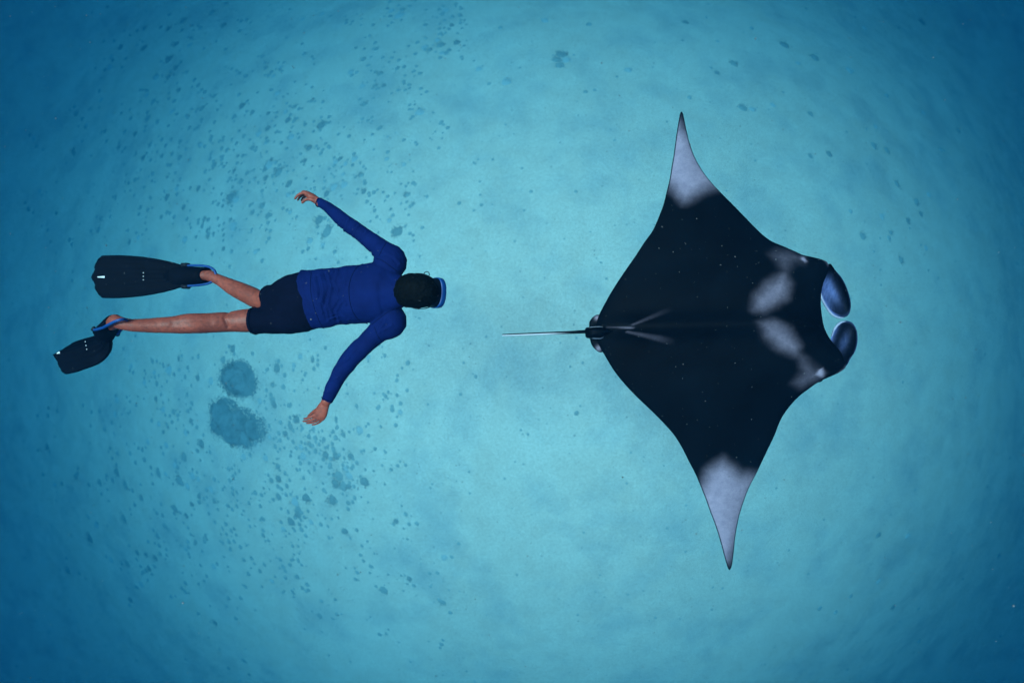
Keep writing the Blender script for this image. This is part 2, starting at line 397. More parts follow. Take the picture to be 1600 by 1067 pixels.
link('dorsal_fin', lens_mesh('dorsal_fin', [(914,516),(915,512.5),(920,511),(930,510),(940,510),(947,512),(960,515),(972,516.5),(960,519.5),(947,524),(940,529),(930,529.6),(917,528),(914.5,523)], (932, 519), DM-.02, .055, lambda x, y: .0003*max(0, x-940), 
     lambda x, y, t: (.95*sstep((t-.84)/.1) if (920 < x < 941 and y < 513) or (926 < x < 942 and y > 525) else 0)), M_tail, manta)
tl = [(915, 518.2, 2.8), (890, 519.4, 2.3), (860, 520.6, 2.1), (830, 521.8, 2.0), (805, 522.8, 1.9), (786, 523.4, 1.6)]
v, f = loft([(at(x, y, DM - .01 + (915-x)*.0006), r*k(DM), r*k(DM)) for x, y, r in tl], n=8, seg=14)
me = pydata('tail', v, f); pal = []
cl = [(at(x, y, DM - .01 + (915-x)*.0006), x) for x, y, r in tl]
for p in v:
    px = p.x/(H-p.z)*800+800; cy = np.interp(-px, [-t[0] for t in tl], [t[1] for t in tl]); py = 533.5 - p.y/(H-p.z)*800
    pal.append(sstep((py-cy+.35)/.6)*sstep((895-px)/50))
set_pale(me, pal); link('tail', me, M_tail, manta)
for (ex, ey) in ((1251, 402.5), (1279, 593.5)):
    v, f = ellipsoid(at(ex, ey, DM+.0), XYZ, (.022, .014, .02)); me = pydata('eye', v, f); set_pale(me, [0]*len(v)); link('eye', me, M_manta, manta)

# ------------------------------------------------------------------ snorkeller
person = tag(empty('person', at(470, 478, 2.83)), 'snorkeller in blue long-sleeved top and dark shorts swimming face down behind the ray', 'person')
def sec(px, py, hw, D, hh=None):
    a = hw*k(D); return (at(px, py, D), a, hh if hh else a*.95)
torso = [(634,456,19,2.695,.055), (618,456,31,2.735,.082), (605,456,46,2.76,.104), (585,457,46.5,2.775,.116), (560,460,46,2.785,.116), (530,463,45,2.795,.106), (505,466,45.5,2.805,.104), (488,468,46.5,2.815,.107), (478,469,46.5,2.82,.108)]
arm_l = [(600,424,20,2.77), (610,408,26.5,2.775,.074), (595,389.5,16,2.785), (567.5,367.5,12.6,2.81), (546,351.5,12.4,2.83), (530,339,11,2.845), (516.5,328,9,2.87), (504,319.5,7.6,2.89), (496.5,315.3,7.1,2.90)]
arm_r = [(600,488,20,2.77), (609,502.5,26.5,2.775,.074), (590,519.5,17.5,2.78), (571,537,15.2,2.79), (550,558,14.8,2.80), (536,577,13.3,2.805), (524,598,11.6,2.81), (513,620,9.3,2.82), (510,627,8.9,2.82)]
leg_r = [(460,494,19,2.83), (430,499,18.5,2.82), (393,500.5,18.6,2.82), (360,502.7,16.2,2.80), (330,504.5,15.3,2.76), (300,506,15,2.72), (270,507.7,13.2,2.69), (240,508.3,11.6,2.66), (210,508.5,10,2.625), (194,506,9.6,2.61), (181,502,10,2.61)]
leg_l = [(462,458,19,2.85), (445,463,17.5,2.90), (422,466,15.5,2.97), (406,469,14.5,3.0), (394,463.5,14.6,3.02), (378,456,13.8,3.045), (360,447,11.6,3.07), (345,439,8.8,3.09), (335,434,8.2,3.10), (328,431,9,3.11)]
def secs(L, g=1.0, add=0.0):
    out = []
    for s in L:
        c, a, b = sec(*s); out.append((c, a*g+add, b*g+add))
    return out
# head frame
yaw = math.radians(-3); pitch = math.radians(36)
hf = Vector((math.cos(pitch)*math.cos(yaw), math.cos(pitch)*math.sin(yaw), -math.sin(pitch)))
hs = Vector((-math.sin(yaw), math.cos(yaw), 0)); hu = hf.cross(hs).normalized()
hu = hu if hu.z > 0 else -hu
HC = at(655, 455.5, 2.63)
def skull(q, d):              # narrower, deeper jaw
    if d.z < 0: q.y *= 1 - .22*(-d.z); q.x += .018*(-d.z)
    return q
head = [ellipsoid(HC, (hf, hs, hu), (.098, .077, .116), fn=skull), ellipsoid(HC+hf*.045-hu*.075, (hf, hs, hu), (.050, .045, .045)),
        loft([(HC+hf*.085+hu*.012, .011, .011), (HC+hf*.112-hu*.022, .017, .014), (HC+hf*.100-hu*.034, .015, .010)], hint=hs, seg=12),
        ellipsoid(HC+hf*.092-hu*.062, (hf, hs, hu), (.010, .024, .006), 16, 8), ellipsoid(HC+hf*.092-hu*.073, (hf, hs, hu), (.010, .021, .007), 16, 8),
        loft([(HC-hf*.03-hu*.06, .054, .054), (at(628,456,2.72), .050, .045), (at(612,456,2.77), .065, .06)])]
for sgn in (1, -1): head.append(ellipsoid(HC+hs*sgn*.080-hu*.008, (hf, hs, hu), (.018, .009, .032), 16, 10))
def chain(pts, r0, r1, tip=True):
    m = len(pts); return loft([(at(*p), r0+(r1-r0)*i/(m-1), (r0+(r1-r0)*i/(m-1))*.95) for i, p in enumerate(pts)], n=4, seg=12)
# left hand: palm turned sideways, fingers hooked back
hand_l = [loft([(at(500,317.5,2.895), .024, .022), (at(494,313,2.905), .023, .026), (at(487,308,2.915), .022, .036), (at(481,304,2.925), .017, .040), (at(478,302.5,2.93), .012, .036)], n=4),
          chain([(481,304,2.89),(475,301.5,2.895),(468,303.5,2.90),(463,308,2.905)], .0098, .0068), chain([(480,304.5,2.915),(473,302.5,2.925),(465.5,305,2.935),(461,310.5,2.94)], .0098, .0068),
          chain([(480.5,305.5,2.94),(474,305,2.955),(468,308.5,2.965),(465.5,313,2.97)], .0092, .0064), chain([(482,306.5,2.96),(477,307.5,2.975),(472.5,310.5,2.985),(470.5,313.5,2.99)], .0082, .0058),
          chain([(491,313.5,2.885),(484.5,311.5,2.88),(477.5,312.5,2.885),(472.5,316.5,2.89)], .0115, .0078)]
# right hand: back of the hand up, fingers swept towards the feet
hand_r = [loft([(at(511,624,2.82), .026, .020), (at(508,630.5,2.825), .026, .017), (at(504,639,2.83), .034, .0165), (at(500.5,647,2.835), .037, .016), (at(498,652.5,2.84), .033, .013)], n=4),
          chain([(494,647,2.835),(487,650.6,2.835),(480.5,653.2,2.838),(475,654.2,2.845)], .0088, .0060), chain([(498.5,650.5,2.84),(490,655,2.846),(481.5,657.4,2.856),(473.8,658,2.868)], .0090, .0060),
          chain([(502,652.5,2.85),(494.5,657.6,2.868),(486.5,660.2,2.882),(479.5,661,2.896)], .0086, .0058), chain([(505.5,653,2.86),(500,659,2.886),(493.5,662.4,2.904),(488,663.4,2.918)], .0078, .0054),
          chain([(500,638,2.85),(492.5,641.5,2.875),(486.5,646,2.892),(482,650,2.902)], .0112, .0074)]
# feet inside the fins (the same centre lines carry the fins)
FIN_L = dict(heel=at(329, 430.5, 3.115), toe=at(272, 431.5, 3.13), end=at(142.5, 433.2, 3.13), roll_f=0, roll_b=0)
FIN_R = dict(heel=at(180, 501, 2.61), toe=at(151, 535, 2.80), end=at(82, 554, 2.95), roll_f=86, roll_b=0, cup=(-60, 8), pocket=.8, start=.27)
def fin_frame(fin):
    C = catmull([tuple(fin['heel']), tuple(fin['heel'].lerp(fin['toe'], .55)), tuple(fin['toe']), tuple(fin['toe'].lerp(fin['end'], .45)), tuple(fin['end'])], 20)
    C = [Vector(c) for c in C]; L = [0]
    for a, b in zip(C, C[1:]): L.append(L[-1]+(b-a).length)
    tot = L[-1]
    def fr(t):
        d = t*tot; i = min(max(int(np.searchsorted(L, d))-1, 0), len(C)-2); u = (d-L[i])/(L[i+1]-L[i])
        c = C[i].lerp(C[i+1], u); T = (C[min(i+2, len(C)-1)]-C[max(i-1, 0)]).normalized()
        side = T.cross(Vector((0, 0, 1))).normalized(); nrm = side.cross(T).normalized()
        r = math.radians(fin['roll_f']+(fin['roll_b']-fin['roll_f'])*sstep(t/.6))
        s2 = side*math.cos(r)+nrm*math.sin(r); n2 = nrm*math.cos(r)-side*math.sin(r)
        return c, T, s2, n2
    return fr, tot
def foot(fin):
    fr, tot = fin_frame(fin); out = []
    g_ = fin.get('pocket', 1)**2
    for t, a, b in ((-.0, .030, .034), (.06, .032, .034), (.14, .036*g_, .030*g_), (.22, .042*g_, .022*g_), (.28, .040*g_, .015*g_)):
        c, T, s, nn = fr(t); out.append((c, a, b))
    return loft(out, n=4, hint=fr(.15)[3])
body_parts = head + hand_l + hand_r + [foot(FIN_L), foot(FIN_R)]
body_parts += [loft([(c, a*g_, b*g_) for (c, a, b), g_ in zip(secs(torso), (.94, .88, .86, .86, .85, .82, .80, .76, .74))], seg=32)]
body_parts += [loft(secs(arm_l[:-2], .76) + secs(arm_l[-2:], .88)), loft(secs(arm_r[:-2], .76) + secs(arm_r[-2:], .86))]
body_parts += [loft(secs(leg_r)), loft(secs(leg_l))]
me = remeshed('body', body_parts, .0036, 4)
def ridge(p, pts, wd):
    best = 1e9
    for a, b in zip(pts, pts[1:]):
        dx, dy = b[0]-a[0], b[1]-a[1]; t = max(0, min(1, ((p[0]-a[0])*dx+(p[1]-a[1])*dy)/(dx*dx+dy*dy)))
        best = min(best, math.hypot(p[0]-a[0]-dx*t, p[1]-a[1]-dy*t))
    return math.exp(-(best/wd)**2)
def flesh(p, nn):
    px = p.x/(H-p.z)*800+800; py = 533.5-p.y/(H-p.z)*800; d = .0014*fbm(p*14, 3)
    if px < 400 and py > 478: d += .006*math.exp(-((px-297)/22)**2-((py-495)/9)**2) + .004*math.exp(-((px-305)/26)**2-((py-512)/7)**2) - .006*ridge((px, py), [(357, 486), (350, 497), (356, 510)], 3) - .003*ridge((px, py), [(330, 505), (270, 506)], 4)
    if px < 412 and py < 482: d += .004*math.exp(-((px-385)/16)**2-((py-455)/9)**2)
    return d
displace(me, flesh)
body = link('body', me, M_skin, person)

def cut(me, p, nrm):          # keep the side the normal points away from, close the cut
    bm = bmesh.new(); bm.from_mesh(me)
    r = bmesh.ops.bisect_plane(bm, geom=bm.verts[:]+bm.edges[:]+bm.faces[:], plane_co=p, plane_no=nrm, clear_outer=True)
    bmesh.ops.holes_fill(bm, edges=[e for e in bm.edges if e.is_boundary], sides=0); bm.to_mesh(me); bm.free()
# long-sleeved top
arms = [loft(secs(arm_l), seg=24, round1=False), loft(secs(arm_r), seg=24, round1=False)]
tv, tf = loft(secs([t for t in torso[:-1]] + [(491,467.5,47,2.815,.110)]), seg=36, round0=False, round1=False)
for p in tv:                  # the hem runs askew across the hips
    px = p.x/(H-p.z)*800+800; py = 533.5-p.y/(H-p.z)*800
    p.x += sstep((535-px)/40)*(py-467)/46*9*k(2.8)
me = remeshed('rash_guard', [(tv, tf)] + arms, .0046, 2)
FOLDS = [([(500,432),(505,452),(503,470)], 3, .006), ([(512,428),(518,448),(512,476),(520,492)], 3.2, .007), ([(528,424),(522,440),(530,462)], 3, .005), ([(535,470),(525,486),(530,502)], 3, .006),
         ([(540,440),(534,458),(540,476)], 2.6, .004), ([(508,480),(514,500)], 2.6, .005), ([(492,440),(496,462),(504,488)], 2.2, .004), ([(545,500),(530,494),(518,497)], 2.4, .004),
         ([(572,362),(566,378)], 2, .003), ([(560,352),(552,368)], 2, .004), ([(545,342),(538,360)], 2, .0035), ([(535,345),(528,352)], 1.6, .003), ([(590,382),(582,398)], 2.4, .003),
         ([(556,545),(541,560)], 2, .003), ([(545,560),(530,570)], 2, .004), ([(528,590),(518,594)], 1.8, .003), ([(515,612),(506,612)], 1.6, .003), ([(600,395),(615,402),(625,412)], 3, .003), ([(600,515),(612,508)], 3, .003),
         ([(592,520),(602,500)], 2.2, .003)]
def cloth(p, nn):
    px = p.x/(H-p.z)*800+800; py = 533.5-p.y/(H-p.z)*800; d = .003*fbm(p*9, 3)
    for pts, wd, a in FOLDS:
        if abs(px-pts[0][0]) < 60 and abs(py-pts[0][1]) < 90: d += 1.35*a*ridge((px, py), pts, wd*.85) - 1.2*a*ridge((px+wd*1.5, py+.8), pts, wd*.7)
    d += .0050*fbm(Vector((p.x*17+p.y*6, p.y*7, p.z*10)), 3) * (1 if px < 552 and 415 < py < 520 else .6)
    return d
displace(me, cloth)
rash = link('rash_guard', me, M_rash, person)
bvh = BVHTree.FromPolygons([v.co.copy() for v in me.vertices], [tuple(p.vertices) for p in me.polygons])
def on_cloth(px, py):
    o = Vector((0, 0, H)); d = (at(px, py, 2.7)-o).normalized(); h = bvh.ray_cast(o, d)
    return h[0] if h[0] else at(px, py, 2.75)
SEAMS = [[(588,404),(595,406),(603,411),(614,419),(624,427)], [(581,507),(592,498),(603,489.5),(614,483.5),(624,479.5)],
         [(566,412.5),(556,420),(549,433),(545.5,447),(545.5,462),(548,477),(552.5,489),(561,500),(574,506)], [(486.5,426),(485,440),(485.5,455),(488.5,471),(493,487),(499,502),(503,509)],
         [(604,378),(598,388),(592,400)], [(596,533),(590,524),(585,511)]]
for s in SEAMS:
    P = [on_cloth(x, y) for x, y, *_ in catmull(s, 5)]
    v, f = tube(P, .0017 if s is not SEAMS[2] else .0022, 8, 1); link('seam', pydata('seam', v, f), M_seam, rash)
for cuff in ((arm_l, .99), (arm_r, .98)):
    L = secs(cuff[0]); c, a, b = L[-1]; T = (L[-1][0]-L[-2][0]).normalized(); s = T.cross(Vector((0, 0, 1))).normalized(); u = s.cross(T)
    ring = [c - T*.012 + s*math.cos(t)*(a+.001) + u*math.sin(t)*(b+.001) for t in np.linspace(0, 2*math.pi, 25)]
    v, f = tube(ring, .0018, 8, 1); link('seam', pydata('seam', v, f), M_seam, rash)
# shorts
pel = [(512,465,42,2.81,.098), (490,468.5,44.5,2.82,.107), (470,472,46,2.825,.113), (452,476,44,2.835,.108), (438,479,38,2.85,.10)]
sr = [(475,492,26,2.825), (450,497.5,23.5,2.82), (425,500,21,2.82), (405,501,20.2,2.82), (393.5,501.5,20.4,2.82)]
sl = [(475,455,26,2.83), (452,459.5,23,2.88), (435,462,19.5,2.93), (419,464.5,17,2.975)]
me = remeshed('shorts', [loft(secs(pel), seg=32), loft(secs(sr, 1, .002), round1=False), loft(secs(sl, 1, .002), round1=False)], .005, 3)
displace(me, lambda p, n_: .003*fbm(p*8, 3)+.0022*fbm(Vector((p.x*22, p.y*9, p.z*9)), 2))
shorts = link('shorts', me, M_short, person)
for L in (secs(sr, 1, .002), secs(sl, 1, .002)):
    c, a, b = L[-1]; T = (L[-1][0]-L[-2][0]).normalized(); s = T.cross(Vector((0, 0, 1))).normalized(); u = s.cross(T)
    v, f = tube([c - T*.018 + s*math.cos(t)*(a+.0022) + u*math.sin(t)*(b+.0022) for t in np.linspace(0, 2*math.pi, 25)], .002, 8, 1); link('hem_seam', pydata('hem_seam', v, f), M_short, shorts)
# hair
me = remeshed('hair', [ellipsoid(HC-hf*.012+hu*.012, (hf, hs, hu), (.104, .0865, .118), 40, 24), ellipsoid(HC-hf*.052-hu*.040, (hf, hs, hu), (.064, .082, .072)), ellipsoid(HC-hf*.05+hu*.01, (hf, hs, hu), (.078, .086, .09))], .005, 4)
displace(me, lambda p, n_: .0045*fbm(p*24, 3)+.0035*noise.noise(p*80))
hair = link('hair', me, M_hair, person)
# diving mask
def rrect(wd, ht, n=48, pw=3.4):
    out = []
    for i in range(n):
        t = 2*math.pi*i/n; c, s = math.cos(t), math.sin(t)
        out.append((math.copysign(abs(c)**(2/pw), c)*wd, math.copysign(abs(s)**(2/pw), s)*ht))
    return out
def band(rings):              # rings: list of (centre, list of points) closed sweep
    V = [p for r in rings for p in r]; m = len(rings[0]); R = len(rings)
    return V, [(i*m+j, ((i+1) % R)*m+j, ((i+1) % R)*m+(j+1) % m, i*m+(j+1) % m) for i in range(R) for j in range(m)]
MC = HC + hf*.078 + hu*.020
def mring(d, wd, ht, bend=.16): return [MC + hf*(d - bend*x*x/.08) + hs*x + hu*y for x, y in rrect(wd, ht)]
v, f = band([mring(.012, .073, .050), mring(.010, .079, .056), mring(.018, .080, .0575), mring(.038, .078, .056), mring(.041, .075, .052), mring(.038, .070, .046), mring(.016, .071, .045)])
mask = link('diving_mask', pydata('diving_mask', v, f), M_blue, person); mask['label'] = 'blue framed diving mask'
v, f = band([mring(-.035, .066, .044, .9), mring(-.012, .070, .048, .6), mring(.014, .0755, .052), mring(.012, .0715, .047), mring(-.014, .064, .043, .6), mring(-.036, .060, .040, .9)])
link('skirt', pydata('skirt', v, f), M_black, mask)
ra, rb = mring(.028, .071, .0468), mring(.034, .071, .0468); m = len(ra)
F = [tuple(range(m))[::-1], tuple(range(m, 2*m))] + [(j, (j+1) % m, m+(j+1) % m, m+j) for j in range(m)]
link('lens', pydata('lens', ra+rb, F), M_glass, mask, smooth=False)
strap = []
for t in np.linspace(math.radians(52), math.radians(308), 60):
    c = HC - hf*.006 + hu*.012 + hf*math.cos(t)*.112 + hs*math.sin(t)*.0885; nrm = (hf*math.cos(t)+hs*math.sin(t)).normalized()
    strap.append([c+hu*.011, c+hu*.011+nrm*.003, c-hu*.011+nrm*.003, c-hu*.011])
V = [p for r in strap for p in r]; F = [(i*4+j, i*4+(j+1) % 4, (i+1)*4+(j+1) % 4, (i+1)*4+j) for i in range(59) for j in range(4)] + [(3, 2, 1, 0), (236, 237, 238, 239)]
link('strap', pydata('strap', V, F), M_black, mask)
lc = at(666.5, 428.5, 2.60)
v, f = tube([lc+Vector((.014*math.cos(t), .013*math.sin(t), .004*math.sin(2*t))) for t in np.linspace(-.5, 3.9, 16)], .0021, 8, 2); link('strap_loop', pydata('strap_loop', v, f), M_black, mask)
# swim fins
HW = pchip([0, .10, .17, .24, .32, .45, .62, .78, .88, .95, 1.0], [.045, .052, .056, .066, .084, .106, .124, .131, .130, .124, .112])
def make_fin(fin, label):
    fr, tot = fin_frame(fin); V = []; F = []; m = 28; pk = fin.get('pocket', 1)
    ts = list(np.linspace(fin.get('start', .16), .95, 34)) + [.965, .98, .99, 1.0]
    for side in (1, -1):
        for t in ts:
            c, T, s, nn = fr(min(t, 1))
            for i in range(m+1):
                u = -1+2*i/m; wd = HW(t)*(1 if pk == 1 else .42 + .58*sstep((t-.24)/.30)); end = .035*(abs(abs(u)-.45)/.55)**2 if abs(u) > .45 else .030*(1-abs(u)/.45) - .006
                ext = 0 if t < .9 else (t-.9)/.1
                th = (.0035+.006*(1-t))*(1-.35*(abs(u) < .12)) + .010*math.exp(-((abs(u)-.97)/.06)**2) + .005*math.exp(-((abs(u)-.45)/.05)**2)*sstep((1-t)*4) + .004*math.exp(-((abs(u)-.2)/.03)**2)*sstep((.8-t)*5)
                if abs(u) == 1: th = .002
                a_ = math.radians((fin['cup'][0] if u > 0 else fin['cup'][1])*sstep((t-.12)/.3)) if 'cup' in fin else 0
                V.append(c + (s*math.cos(a_) + nn*math.sin(a_))*u*wd + T*((end if abs(u) <= .45 else -end*1.2)*ext - .02*ext) + nn*(side*th + .012*(u*u-.4)*sstep(t*1.4)))
    R = len(ts); off = R*(m+1)
    for j in range(R-1):
        for i in range(m):
            q = (j*(m+1)+i, (j+1)*(m+1)+i, (j+1)*(m+1)+i+1, j*(m+1)+i+1); F.append(q); F.append(tuple(off+x for x in reversed(q)))
    rim = [j*(m+1) for j in range(R)] + [(R-1)*(m+1)+i for i in range(1, m+1)] + [j*(m+1)+m for j in range(R-2, -1, -1)] + [i for i in range(m-1, 0, -1)]
    for a, b in zip(rim, rim[1:]+rim[:1]): F.append((a, off+a, off+b, b))
    me = pydata('swim_fin', V, F); bm = bmesh.new(); bm.from_mesh(me); bmesh.ops.recalc_face_normals(bm, faces=bm.faces); bm.to_mesh(me); bm.free()
    blade = link('swim_fin', me, M_rubber, person); blade['label'] = label
    # foot pocket: an open shell round the foot
    rings = []
    for t, a, b in ((.035, .050, .040), (.08, .052, .044), (.14, .055, .042), (.20, .059, .035), (.27, .062, .026), (.34, .060, .017), (.40, .05, .008)):
        c, T, s, nn = fr(t); rings.append([c + s*math.cos(th)*a*pk + nn*(math.sin(th)*b*pk - .004) + T*(.018*math.sin(th) if t < .1 else 0) for th in np.linspace(0, 2*math.pi, 29)[:-1]])
    inner = []
    for t, a, b in ((.24, .050, .022), (.12, .047, .036), (.034, .045, .035)):
        c, T, s, nn = fr(t); inner.append([c + s*math.cos(th)*a*pk + nn*(math.sin(th)*b*pk - .004) + T*(.018*math.sin(th) if t < .1 else 0) for th in np.linspace(0, 2*math.pi, 29)[:-1]])
    R_ = inner[::-1] ; allr = list(reversed(inner)) + rings; allr = inner[:1] + inner[1:] + rings
    V = [p for r in allr for p in r]; F = []
    for i in range(len(allr)-1):
        for j in range(28): F.append((i*28+j, i*28+(j+1) % 28, (i+1)*28+(j+1) % 28, (i+1)*28+j))
    V.append(sum(allr[-1], Vector())/28); F += [((len(allr)-1)*28+j, (len(allr)-1)*28+(j+1) % 28, len(V)-1) for j in range(28)]
    V.append(sum(allr[0], Vector())/28); F += [((j+1) % 28, j, len(V)-1) for j in range(28)]
    link('foot_pocket', pydata('foot_pocket', V, F), M_rubber, blade)
    # clips and blue spring strap
    for sg in (1, -1):
        c, T, s, nn = fr(.215); q = c + s*sg*.066*pk
        cor = [q + T*a*.024*pk*pk + s*b*.012*pk*pk + nn*d*.016*pk*pk for a in (-1, 1) for b in (-1, 1) for d in (-1, 1)]
        me = pydata('buckle', cor, [(0, 1, 3, 2), (4, 6, 7, 5), (0, 4, 5, 1), (2, 3, 7, 6), (0, 2, 6, 4), (1, 5, 7, 3)])
        bm = bmesh.new(); bm.from_mesh(me); bmesh.ops.recalc_face_normals(bm, faces=bm.faces); bmesh.ops.bevel(bm, geom=bm.edges[:], offset=.004, segments=2, affect='EDGES'); bm.to_mesh(me); bm.free(); link('buckle', me, M_black, blade)
    pts = []
    for t, sx, nz in ((.20, 1.0, .006), (.12, .98, .012), (.05, .92, .018), (-.01, .78, .022), (-.055, .45, .026), (-.07, 0, .028), (-.055, -.45, .026), (-.01, -.78, .022), (.05, -.92, .018), (.12, -.98, .012), (.20, -1.0, .006)):
        c, T, s, nn = fr(max(t, 0)); pts.append(c + T*min(t, 0)*tot*(1 if pk == 1 else 1.7) + s*sx*.062*pk + nn*nz)
    v, f = tube(pts, .0075, 10, 5); link('heel_strap', pydata('heel_strap', v, f), M_blue, blade)
    c, T, s, nn = fr(.915); cor = [c + T*a*.022*pk*pk + s*b*.006*(1 if a < 0 else .4) + nn*(.0075+d*.0012-.0045) for a in (-1, 1) for b in (-1, 1) for d in (-1, 1)]
    link('tip_mark', pydata('tip_mark', cor, [(0, 1, 3, 2), (4, 6, 7, 5), (0, 4, 5, 1), (2, 3, 7, 6), (0, 2, 6, 4), (1, 5, 7, 3)]), M_white, blade, smooth=False)
    for b in (-.35, 0, .35):
        c, T, s, nn = fr(.56); q = c + s*b*.11*.55 + nn*.0088; v, f = ellipsoid(q, (T, s, nn), (.0032, .0032, .0016), 10, 6); link('rivet', pydata('rivet', v, f), M_white, blade)
make_fin(FIN_L, 'broad black fin spread flat above the bent leg'); make_fin(FIN_R, 'black fin twisted downward from the straight leg')

# ------------------------------------------------------------------ coral heads and algae on the sand
def blades(rn, n, place):     # small flat fronds that fray an outline
    V = []; F = []
    for _ in range(n):
        c, nrm, ln = place(rn); a = rn.uniform(0, 6.28); d = Vector((math.cos(a), math.sin(a), rn.uniform(-.12, .22))).normalized(); sd = d.cross(Vector((0, 0, 1))).normalized()*ln*rn.uniform(.25, .5)
        o = len(V); V += [c - sd - d*ln*.4, c + sd - d*ln*.4, c + d*ln*.8 + sd*.6, c + d*ln*.8 - sd*.6]; F.append((o, o+1, o+2, o+3))
    return V, F
def coral(px, py, lobes, label):
    base, D = on_ground(px, py); root = []; rnd = random.Random(px)
    for lx, ly, r, h in lobes:
        c, d = on_ground(lx, ly); rr = r*k(d)
        root.append(ellipsoid(c - Vector((0, 0, rr*.12)), XYZ, (rr, rr*.94, rr*h), 36, 20))
    me = remeshed('coral_head', root, .022, 4)
    displace(me, lambda p, n_: .035*noise.noise(p*4.5)+.022*noise.noise(p*12)+.012*noise.noise(p*26))
    vv = [(v.co.copy(), v.normal.copy()) for v in me.vertices]; ff = [tuple(p.vertices) for p in me.polygons]
    def pl(rn):
        c, nn = rn.choice(vv); sp = rn.choice((.02, .035, .06)); q = c + Vector((nn.x, nn.y, nn.z*.4))*rn.uniform(-.005, .03) + Vector((rn.gauss(0, sp), rn.gauss(0, sp), 0)); q.z = max(ground(q.x, q.y)+.006, q.z - sp); return q, nn, rn.uniform(.010, .022)
    me = pydata('coral_head', *merge([([c for c, _ in vv], ff), blades(rnd, 7000, pl)]))
    for v in me.vertices: v.co -= base
    o = link('coral_head', me, M_coral); o.location = base; tag(o, label, 'coral', 'coral heads on the sand'); return o
coral(372, 593, [(372, 592, 26, .30), (381, 597, 21, .28), (363, 590, 19, .25)], 'round dark coral head on the sand, the smaller upper one below the straight leg')
coral(368, 664, [(354, 645, 24, .26), (345, 664, 19, .24), (368, 673, 24, .28), (400, 669, 19, .28), (382, 658, 21, .24), (386, 686, 14, .2), (362, 658, 23, .28), (337, 640, 12, .16)], 'wide many-lobed dark coral head on the sand, the larger lower one')

